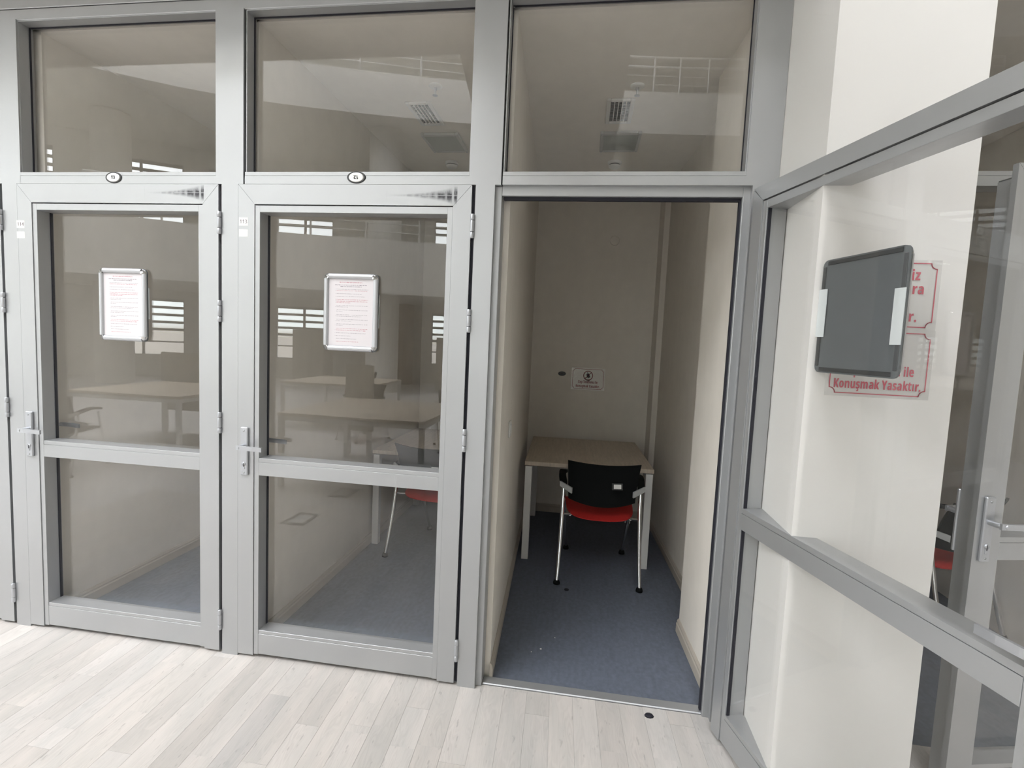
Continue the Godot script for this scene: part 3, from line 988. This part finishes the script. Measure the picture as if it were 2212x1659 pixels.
func make_chair(at: Vector3, turn: float, seat_mat: Material, label: String, group: String) -> Node3D:
	# sitter faces -z; rear legs on +z
	var c := thing("visitor_chair", at, turn)
	tag(c, label, "chair", group)
	# seat: padded, rounded at the edges, dished
	var st := st_new()
	var nu := 14
	var nv := 14
	var grid := {}
	for side in 2:
		for i in nu + 1:
			for j in nv + 1:
				var u := -1.0 + 2.0 * i / nu
				var v := -1.0 + 2.0 * j / nv
				# squircle outline, a little narrower at the rear
				var r := pow(pow(absf(u), 4.0) + pow(absf(v), 4.0), 0.25)
				var m := maxf(absf(u), absf(v))
				var k := m / r if r > 1e-5 else 1.0
				var x := u * k * (0.220 - 0.015 * v)
				var z := v * k * 0.225
				var edge := pow(m, 5.0)
				var topy := 0.452 - 0.018 * (1.0 - u * u) * (1.0 - 0.4 * v) - 0.022 * edge - 0.03 * maxf(-v - 0.4, 0.0) - 0.022 * maxf(v, 0.0)
				var boty := 0.392 + 0.014 * u * u - 0.030 * maxf(v, 0.0) + 0.030 * edge
				grid[[side, i, j]] = Vector3(x, topy if side == 0 else minf(boty, topy - 0.004), z - 0.02)
	for side in 2:
		for i in nu:
			for j in nv:
				var q := []
				for e in [[i, j], [i + 1, j], [i + 1, j + 1], [i, j + 1]]:
					var p: Vector3 = grid[[side, e[0], e[1]]]
					var px: Vector3 = grid[[side, mini(e[0] + 1, nu), e[1]]] - grid[[side, maxi(e[0] - 1, 0), e[1]]]
					var pz: Vector3 = grid[[side, e[0], mini(e[1] + 1, nv)]] - grid[[side, e[0], maxi(e[1] - 1, 0)]]
					var nn := pz.cross(px).normalized() * (1.0 if side == 0 else -1.0)
					q.append([p, nn])
				smooth_quad(st, q[0], q[1], q[2], q[3])
	for i in nu:
		for j in [0, nv]:
			face(st, [grid[[0, i, j]], grid[[0, i + 1, j]], grid[[1, i + 1, j]], grid[[1, i, j]]], Vector3(0, 0, -1 if j == 0 else 1))
	for j in nv:
		for i in [0, nu]:
			face(st, [grid[[0, i, j]], grid[[0, i, j + 1]], grid[[1, i, j + 1]], grid[[1, i, j]]], Vector3(-1 if i == 0 else 1, 0, 0))
	obj("seat", st, seat_mat, c)
	# backrest: thin black shell bowed to the rear, leaning back
	st = st_new()
	var na := 14
	var nb := 10
	var P := func(a: float, b: float, off: float) -> Vector3:
		# a -1..1 across, b 0..1 up
		var w := lerpf(0.208, 0.222, b)
		var bow := 0.055 * (1.0 - a * a)
		var y0 := 0.515 - 0.028 * (1.0 - a * a)
		var y1 := 0.775 - 0.006 * (1.0 - a * a)
		return Vector3(a * w, lerpf(y0, y1, b), 0.165 + bow + 0.075 * b - 0.02 * sin(b * PI) + off)
	for off in [[0.0, -1.0], [0.012, 1.0]]:
		for i in na:
			for j in nb:
				var q := []
				for e in [[i, j], [i + 1, j], [i + 1, j + 1], [i, j + 1]]:
					var a: float = -1.0 + 2.0 * e[0] / na
					var b: float = float(e[1]) / nb
					var da: Vector3 = P.call(a + 0.01, b, 0.0) - P.call(a - 0.01, b, 0.0)
					var db: Vector3 = P.call(a, b + 0.01, 0.0) - P.call(a, b - 0.01, 0.0)
					var nn: Vector3 = da.cross(db).normalized() * off[1]
					q.append([P.call(a, b, off[0]), nn])
				smooth_quad(st, q[0], q[1], q[2], q[3])
	for i in na:
		var a0 := -1.0 + 2.0 * i / na
		var a1 := -1.0 + 2.0 * (i + 1) / na
		for b in [0.0, 1.0]:
			face(st, [P.call(a0, b, 0.0), P.call(a1, b, 0.0), P.call(a1, b, 0.012), P.call(a0, b, 0.012)], Vector3(0, -1 if b == 0.0 else 1, 0))
	for j in nb:
		for a in [-1.0, 1.0]:
			face(st, [P.call(a, float(j) / nb, 0.0), P.call(a, float(j + 1) / nb, 0.0), P.call(a, float(j + 1) / nb, 0.012), P.call(a, float(j) / nb, 0.012)], Vector3(a, 0, 0))
	obj("backrest", st, M.black_plastic, c)
	var lab := Node3D.new()
	lab.name = "back_label"
	c.add_child(lab, true)
	lab.position = Vector3(0.085, 0.634, 0.262)
	lab.rotation = Vector3(-0.2, 0.18, 0)
	box_part("border", Vector3(-0.034, -0.021, -0.004), Vector3(0.034, 0.021, 0.003), M.dark_plastic, lab, 0.002)
	box_part("paper", Vector3(-0.023, -0.013, 0.003), Vector3(0.023, 0.013, 0.004), M.white_plastic, lab)
	# frame
	for s in [-1.0, 1.0]:
		st = st_new()
		tube(st, [Vector3(s * 0.252, 0.018, 0.285), Vector3(s * 0.248, 0.10, 0.262), Vector3(s * 0.243, 0.30, 0.212), Vector3(s * 0.240, 0.47, 0.178), Vector3(s * 0.240, 0.585, 0.160)], 0.0125, 12)
		obj("leg", st, M.chrome, c)
		st = st_new()
		tube(st, [Vector3(s * 0.200, 0.018, -0.285), Vector3(s * 0.212, 0.16, -0.235), Vector3(s * 0.232, 0.42, -0.150), Vector3(s * 0.240, 0.585, -0.10)], 0.011, 12)
		obj("leg", st, M.chrome, c)
		for e in [[0.252, 0.285], [0.200, -0.285]]:
			st = st_new()
			lathe(st, Vector3(s * e[0], 0, e[1]), [Vector2(0.0, 0.0), Vector2(0.021, 0.0), Vector2(0.021, 0.010), Vector2(0.014, 0.026), Vector2(0.0, 0.026)], 14)
			obj("glide", st, M.black_plastic, c)
		# arm pad
		st = st_new()
		var pts := []
		for k in 9:
			var t := k / 8.0
			pts.append(Vector3(s * (0.240 + 0.012 * sin(t * PI)), 0.605 + 0.028 * sin(t * PI * 0.9), lerpf(0.170, -0.130, t)))
		for k in 8:
			for q in [[Vector3(-0.022, 0.011, 0), Vector3(0.022, 0.011, 0), Vector3(0, 1, 0)], [Vector3(0.022, 0.011, 0), Vector3(0.022, -0.011, 0), Vector3(1, 0, 0)], [Vector3(0.022, -0.011, 0), Vector3(-0.022, -0.011, 0), Vector3(0, -1, 0)], [Vector3(-0.022, -0.011, 0), Vector3(-0.022, 0.011, 0), Vector3(-1, 0, 0)]]:
				face(st, [pts[k] + q[0], pts[k] + q[1], pts[k + 1] + q[1], pts[k + 1] + q[0]], q[2])
		for e in [[0, 1.0], [8, -1.0]]:
			face(st, [pts[e[0]] + Vector3(-0.022, 0.011, 0), pts[e[0]] + Vector3(0.022, 0.011, 0), pts[e[0]] + Vector3(0.022, -0.011, 0), pts[e[0]] + Vector3(-0.022, -0.011, 0)], Vector3(0, 0, e[1]))
		obj("arm_pad", st, M.black_plastic, c)
		# pale bracket from arm to backrest
		st = st_new()
		var a := Vector3(s * 0.262, 0.604, 0.176)
		var b := Vector3(s * 0.188, 0.578, 0.222)
		var dirv := (b - a).normalized()
		var sidev := dirv.cross(Vector3.UP).normalized() * 0.006
		var upv := Vector3(0, 0.018, 0)
		var q := [[a + upv + sidev, a - upv * 0.7 + sidev, a - upv * 0.7 - sidev, a + upv - sidev], [b + upv + sidev, b - upv + sidev, b - upv - sidev, b + upv - sidev]]
		for k in 4:
			var kk := (k + 1) % 4
			face(st, [q[0][k], q[0][kk], q[1][kk], q[1][k]], (q[0][k] + q[0][kk]) * 0.5 - a)
		face(st, q[0], -dirv)
		face(st, q[1], dirv)
		obj("bracket", st, M.grey_plastic, c)
		st = st_new()
		tube(st, [Vector3(s * 0.240, 0.415, 0.188), Vector3(s * 0.190, 0.405, 0.150)], 0.008, 10)
		tube(st, [Vector3(s * 0.232, 0.41, -0.152), Vector3(s * 0.180, 0.405, -0.13)], 0.008, 10)
		tube(st, [Vector3(s * 0.190, 0.400, 0.150), Vector3(s * 0.180, 0.400, -0.13)], 0.008, 10)
		obj("seat_bracket", st, M.chrome, c)
	return c

func make_furniture() -> void:
	make_table("table", Vector3(-0.008, 0, -1.358), 0.042, 0.858, 0.955, 0.685, "beech topped table with pale legs in the open cabin")
	make_chair(Vector3(0.502, 0, -1.345), 0.03, M.red_cloth, "red seated chair with black back pushed to the table in the open cabin", "visitor chairs in the cabins")
	make_table("table", Vector3(-1.088, 0, -1.350), 0.0, 0.858, 0.955, 0.685, "beech topped table behind the glass of door 113")
	make_chair(Vector3(-0.615, 0, -1.42), -0.16, M.red_cloth, "red seated chair with black back behind the glass of door 113", "visitor chairs in the cabins")
	make_table("table", Vector3(1.66, 0, -1.36), 0.0, 0.858, 0.955, 0.685, "beech topped table in the cabin past the column")
	make_chair(Vector3(2.32, 0, -1.10), 0.5, M.red_cloth, "chair in the cabin past the column beside the ajar door", "visitor chairs in the cabins")
	# small litter
	var st := st_new()
	lathe(st, Vector3(0.696, 0.0, 0.020), [Vector2(0.0, 0.0), Vector2(0.015, 0.0), Vector2(0.012, 0.006), Vector2(0.0, 0.007)], 9, Basis(), 1.3)
	var o := obj("rubber_scrap", st, M.rubber)
	tag(o, "small black scrap on the plank floor before the threshold", "scrap")
	st = st_new()
	lathe(st, Vector3(0.324, 0.0, -0.985), [Vector2(0.0, 0.0), Vector2(0.014, 0.0), Vector2(0.014, 0.003), Vector2(0.0, 0.0035)], 14)
	tag(obj("rubber_disc", st, M.rubber), "small black rubber disc on the blue floor behind the chair", "disc")
	for q in [[0.223, -0.344, 0.005], [0.285, -0.455, 0.003], [0.18, -0.31, 0.0025]]:
		st = st_new()
		lathe(st, Vector3(q[0], 0.0, q[1]), [Vector2(0.0, 0.0), Vector2(q[2], 0.0), Vector2(q[2] * 0.8, 0.002), Vector2(0.0, 0.0025)], 7)
		tag(obj("paper_crumb", st, M.paper), "tiny white crumb on the blue floor near the threshold", "crumb", "white crumbs on the open cabin's floor")

# ---------------------------------------------------------------- the hall behind the camera, mirrored in the glass
func curve_wall(called: String, line: Array, thick: float, y0: float, y1: float, m: Material, label: String) -> void:
	var st := st_new()
	for i in line.size() - 1:
		var a: Vector2 = line[i]
		var b: Vector2 = line[i + 1]
		var d := (b - a).normalized()
		var n := Vector2(-d.y, d.x) * thick
		if n.y < 0:
			n = -n
		slab(st, PackedVector2Array([a, b + d * 0.02, b + d * 0.02 + n, a + n]), y0, y1)
	struct(obj(called, st, m), label, "wall")

func smooth_line(line: Array, steps: int) -> Array:
	var c := Curve2D.new()
	for i in line.size():
		var t: Vector2 = (line[mini(i + 1, line.size() - 1)] - line[maxi(i - 1, 0)]) / 6.0
		c.add_point(line[i], -t, t)
	var r := []
	for i in line.size() - 1:
		for k in steps:
			r.append(c.sample(i, float(k) / steps))
	r.append(line[-1])
	return r

# one straight run of outer wall with louvred windows; opens = [u0, u1] fractions of the run
func outer_run(k: int, a: Vector2, b: Vector2, opens: Array) -> void:
	var len := a.distance_to(b)
	var d := (b - a) / len
	var turn := atan2(-d.y, d.x)
	var place := func(n: Node3D) -> void:
		n.position = Vector3(a.x, 0, a.y)
		n.rotation.y = turn
	var side := -1.0 if Vector2(d.y, -d.x).y > 0 else 1.0     # local z that points out of the hall
	var st := st_new()
	var levels := [[0.65, 2.28], [3.75, 6.15]]
	var ys := [0.0]
	for l in levels:
		ys.append_array(l)
	ys.append(10.2)
	var zz := 0.25 * side
	for i in range(0, ys.size() - 1):
		if i % 2 == 0:
			bx(st, Vector3(0, ys[i], 0), Vector3(len, ys[i + 1], zz))
		else:
			var x := 0.0
			for o in opens:
				bx(st, Vector3(x, ys[i], 0), Vector3(o[0] * len, ys[i + 1], zz))
				x = o[1] * len
			bx(st, Vector3(x, ys[i], 0), Vector3(len, ys[i + 1], zz))
	var w := obj("wall_outer_%d" % k, st, M.white_paint)
	struct(w, "white outer wall of the hall, mirrored in the glass, run %d" % k, "wall")
	place.call(w)
	for o in opens:
		for l in levels:
			var win := Node3D.new()
			win.name = numbered("window_louvred")
			add_child(win, true)
			struct(win, "far window with horizontal louvres, mirrored in the glass", "window")
			place.call(win)
			var x0: float = o[0] * len
			var x1: float = o[1] * len
			var n := int((x1 - x0) / 0.75)
			for i in range(0, n + 1):
				var xm := lerpf(x0, x1, float(i) / maxi(n, 1))
				box_part("mullion", Vector3(xm - 0.03, l[0], 0.04 * side), Vector3(xm + 0.03, l[1], 0.12 * side), M.louvre_grey, win)
			var y: float = l[1]
			var low: float = l[0] + 0.42 * (l[1] - l[0])
			while y > low:
				box_part("slat", Vector3(x0, y - 0.075, 0.14 * side), Vector3(x1, y, 0.22 * side), M.louvre_grey, win)
				y -= 0.215
			box_part("slat", Vector3(x0, l[0] + 0.35, 0.14 * side), Vector3(x1, l[0] + 0.39, 0.22 * side), M.louvre_grey, win)

func railing(line: Array, y: float, label: String, called: String) -> void:
	var r := thing(called, Vector3.ZERO)
	tag(r, label, "railing", "gallery railings")
	var pts := []
	for p in line:
		pts.append(Vector3(p.x, 0, p.y + 0.08))
	for h in [0.20, 0.40, 0.60, 0.82]:
		var st := st_new()
		var q := []
		for p in pts:
			q.append(p + Vector3(0, y + h, 0))
		tube(st, q, 0.030 if h > 0.5 else 0.012, 6)
		obj("rail", st, M.white_plastic, r)
	for i in range(0, pts.size()):
		var st := st_new()
		tube(st, [pts[i] + Vector3(0, y, 0), pts[i] + Vector3(0, y + 0.82, 0)], 0.024, 6)
		obj("post", st, M.white_plastic, r)

func make_hall() -> void:
	# soffit and gallery edge above the cabins
	struct(box_part("ceiling_soffit", Vector3(-20.2, 2.907, -0.07), Vector3(9.7, 3.15, 0.46), M.white_paint), "white soffit edge above the cabin fronts", "ceiling")
	struct(box_part("wall_upper_near", Vector3(-20.2, 2.975, -0.30), Vector3(9.7, 10.2, -0.06), M.white_paint), "white wall of the hall above the cabins", "wall")
	struct(box_part("wall_hall_front_left", Vector3(-20.2, 0, -0.30), Vector3(-3.45, 2.98, -0.03), M.white_paint), "white hall wall past the leftmost cabin", "wall")
	struct(box_part("wall_hall_front_right", Vector3(2.75, 0, -0.30), Vector3(9.7, 2.98, 0.0), M.white_paint), "white hall wall past the last cabin", "wall")
	struct(box_part("wall_hall_right", Vector3(9.5, 0, -0.3), Vector3(9.7, 10.2, 16.4), M.panel_beige), "beige side wall of the hall behind the open door", "wall")
	struct(box_part("wall_hall_left", Vector3(-20.3, 0, -0.3), Vector3(-20.0, 10.2, 2.2), M.white_paint), "white end wall of the hall, mirrored in the glass", "wall")
	var gal := smooth_line(GALLERY, 4)
	for l in [[2.50, 3.78, "lower"], [6.65, 7.62, "upper"]]:
		curve_wall("wall_gallery_" + l[2], gal, 0.14, l[0], l[1], M.white_paint, "curved white parapet of the %s gallery, mirrored in the glass" % l[2])
		var poly := PackedVector2Array()
		for p in gal:
			poly.append(p + Vector2(0.0, 0.10))
		for i in OUTER.size():
			poly.append(OUTER[OUTER.size() - 1 - i] + Vector2(0, 0.1))
		var st := st_new()
		slab(st, poly, l[0] + 0.02, l[0] + 0.30)
		struct(obj("ceiling_gallery_" + l[2], st, M.white_paint), "underside and floor of the curved %s gallery" % l[2], "ceiling")
	railing(smooth_line([Vector2(-7.3, 9.0), Vector2(-2.7, 10.4), Vector2(0.9, 11.0), Vector2(3.8, 11.3), Vector2(9.4, 11.5)], 4), 7.62, "steel railing on the upper gallery parapet, mirrored in the transoms", "railing")
	railing(smooth_line([Vector2(-10.1, 7.3), Vector2(-7.3, 9.0), Vector2(-2.7, 10.4), Vector2(0.9, 11.0), Vector2(3.8, 11.3)], 4), 3.78, "steel railing on the lower gallery parapet, mirrored in the doors", "railing")
	# outer wall with windows
	outer_run(1, OUTER[0], OUTER[1], [[0.10, 0.42], [0.50, 0.90]])
	outer_run(2, OUTER[1], OUTER[2], [[0.03, 0.16], [0.30, 0.62], [0.72, 0.96]])
	outer_run(3, OUTER[2], OUTER[3], [[0.0, 0.26], [0.74, 0.98]])
	outer_run(4, OUTER[3], OUTER[4], [[0.06, 0.46]])
	outer_run(5, OUTER[4], OUTER[5], [])
	# bridge across the void, whose underside shows in the transoms
	var st := st_new()
	slab(st, PackedVector2Array([Vector2(-0.42, 0.46), Vector2(0.52, 0.46), Vector2(0.45, 11.0), Vector2(-1.6, 10.8)]), 3.16, 3.45)
	struct(obj("ceiling_bridge", st, M.white_paint), "underside of a walkway bridge above the hall, mirrored in the transoms", "ceiling")
	# roof with a large rooflight
	st = st_new()
	bx(st, Vector3(-20.3, 10.2, -0.3), Vector3(9.7, 10.4, 2.6))
	bx(st, Vector3(-20.3, 10.2, 10.4), Vector3(9.7, 10.4, 16.6))
	bx(st, Vector3(-20.3, 10.2, 2.6), Vector3(-13.0, 10.4, 10.4))
	bx(st, Vector3(2.0, 10.2, 2.6), Vector3(9.7, 10.4, 10.4))
	struct(obj("ceiling_hall", st, M.white_paint), "ceiling of the hall with a rooflight over the void", "ceiling")
	var sk := thing("window_rooflight", Vector3(-5.5, 10.2, 6.5))
	struct(sk, "glazing bars of the rooflight over the hall", "window")
	for i in 9:
		box_part("glazing_bar", Vector3(-7.45 + i * 1.8625 - 0.03, 0, -3.9), Vector3(-7.45 + i * 1.8625 + 0.03, 0.12, 3.9), M.painted_aluminium, sk)
	# columns under the galleries
	for q in [[Vector2(-11.6, 9.5), 0.42], [Vector2(-5.0, 10.9), 0.42], [Vector2(0.95, 12.2), 0.30], [Vector2(6.0, 12.3), 0.42]]:
		st = st_new()
		lathe(st, Vector3(q[0].x, 0, q[0].y), [Vector2(q[1], 0.0), Vector2(q[1], 6.66)], 28)
		struct(obj("wall_round_column", st, M.white_paint), "round white column carrying the galleries, mirrored in the glass", "column")

func make_hall_furniture() -> void:
	make_table("desk", Vector3(-2.50, 0, 3.72), 0.0, 1.44, 1.42, 0.72, "large beech reading desk with floor outlet boxes before it", "reading desks in the hall")
	make_table("desk", Vector3(-5.45, 0, 4.25), 0.0, 1.44, 1.40, 0.72, "large beech reading desk with a wide beige screen behind it", "reading desks in the hall")
	make_table("desk", Vector3(-4.3, 0, 6.6), 0.0, 1.44, 1.40, 0.72, "large beech reading desk standing farther back in the hall", "reading desks in the hall")
	for q in [[-2.55, 3.80, 0.36, "at the corner of the desk near the floor boxes"], [-5.6, 4.36, 1.6, "along the whole back of its desk"]]:
		var p := thing("desk_screen", Vector3(q[0], 0, q[1]))
		tag(p, "beige desk screen standing " + q[3], "screen")
		box_part("panel", Vector3(0, 0.30, 0), Vector3(q[2], 1.12, 0.03), M.panel_beige, p, 0.003)
		for x in [0.03, q[2] - 0.06]:
			box_part("foot", Vector3(x, 0.0, -0.03), Vector3(x + 0.03, 0.30, 0.06), M.leg_paint, p)
	make_chair(Vector3(-2.75, 0, 4.75), 0.4, M.red_cloth, "red chair behind the reading desk mirrored in door 113", "reading chairs in the hall")
	make_chair(Vector3(-1.35, 0, 4.55), -0.3, M.black_plastic, "black chair behind the reading desk mirrored in door 113", "reading chairs in the hall")
	make_chair(Vector3(-0.75, 0, 4.75), 0.2, M.black_plastic, "second black chair farther along that reading desk", "reading chairs in the hall")
	make_chair(Vector3(-4.75, 0, 2.25), PI - 0.2, M.black_plastic, "black chair in front of the reading desk mirrored in door 114", "reading chairs in the hall")
	make_chair(Vector3(-3.9, 0, 7.2), 0.1, M.red_cloth, "red chair at the desk farther back in the hall", "reading chairs in the hall")
	for q in [[Vector3(-1.815, 0, 1.56), "closer to the cabin doors"], [Vector3(-1.815, 0, 2.30), "by the reading desk"]]:
		var b := thing("floor_box", q[0])
		tag(b, "grey outlet box set in the hall floor, the one " + q[1], "outlet box", "floor outlet boxes")
		var st := st_new()
		for s in [-1.0, 1.0]:
			bx(st, Vector3(s * 0.06, 0.0, -0.135), Vector3(s * 0.095, 0.005, 0.135), 0.001)
			bx(st, Vector3(-0.06, 0.0, s * 0.09), Vector3(0.06, 0.005, s * 0.135), 0.001)
		obj("frame", st, M.dark_plastic, b)
		box_part("lid", Vector3(-0.06, 0.0, -0.09), Vector3(0.06, 0.004, 0.09), M.grey_plastic, b)
	# tall brown bookcase and grey cupboards against the far wall
	var bc := thing("bookcase", Vector3(-5.55, 0, 13.25), 0.24)
	tag(bc, "tall brown bookcase against the far wall, mirrored in door 113", "bookcase")
	box_part("carcass", Vector3(-0.45, 0, -0.02), Vector3(0.45, 2.48, 0.35), M.brown_veneer, bc, 0.004)
	for y in [0.1, 0.85, 1.6]:
		box_part("door", Vector3(-0.43, y, -0.045), Vector3(-0.01, y + 0.72, -0.02), M.brown_veneer, bc, 0.003)
		box_part("door", Vector3(0.01, y, -0.045), Vector3(0.43, y + 0.72, -0.02), M.brown_veneer, bc, 0.003)
	for q in [[-7.5, 11.6, 1.1, 1.55, "wide"], [-3.4, 11.9, 0.9, 1.5, "narrow"]]:
		var cb := thing("cupboard", Vector3(q[0], 0, q[1]), 0.2)
		tag(cb, "%s grey brown cupboard standing before the far windows" % q[4], "cupboard")
		box_part("carcass", Vector3(-q[2] * 0.5, 0, 0), Vector3(q[2] * 0.5, q[3], 0.4), M.panel_beige, cb, 0.004)
		for s in [-1.0, 1.0]:
			box_part("door", Vector3(s * 0.01, 0.06, -0.02), Vector3(s * (q[2] * 0.5 - 0.02), q[3] - 0.03, 0.0), M.panel_beige, cb, 0.003)

func _ready() -> void:
	make_view()
	make_materials()
	make_floor()
	make_cabins()
	make_frame()
	make_doors()
	make_hall()
	make_signs()
	make_fixtures()
	make_furniture()
	make_hall_furniture()
	# land outside the hall windows
	var st := st_new()
	bx(st, Vector3(-120, -0.6, 16.8), Vector3(120, -0.4, 150))
	bx(st, Vector3(-120, -0.6, -3.0), Vector3(-20.6, -0.4, 16.8))
	tag(obj("outdoor_ground", st, M.outdoor_ground), "pale open ground outside the far hall windows", "ground", "", "structure")
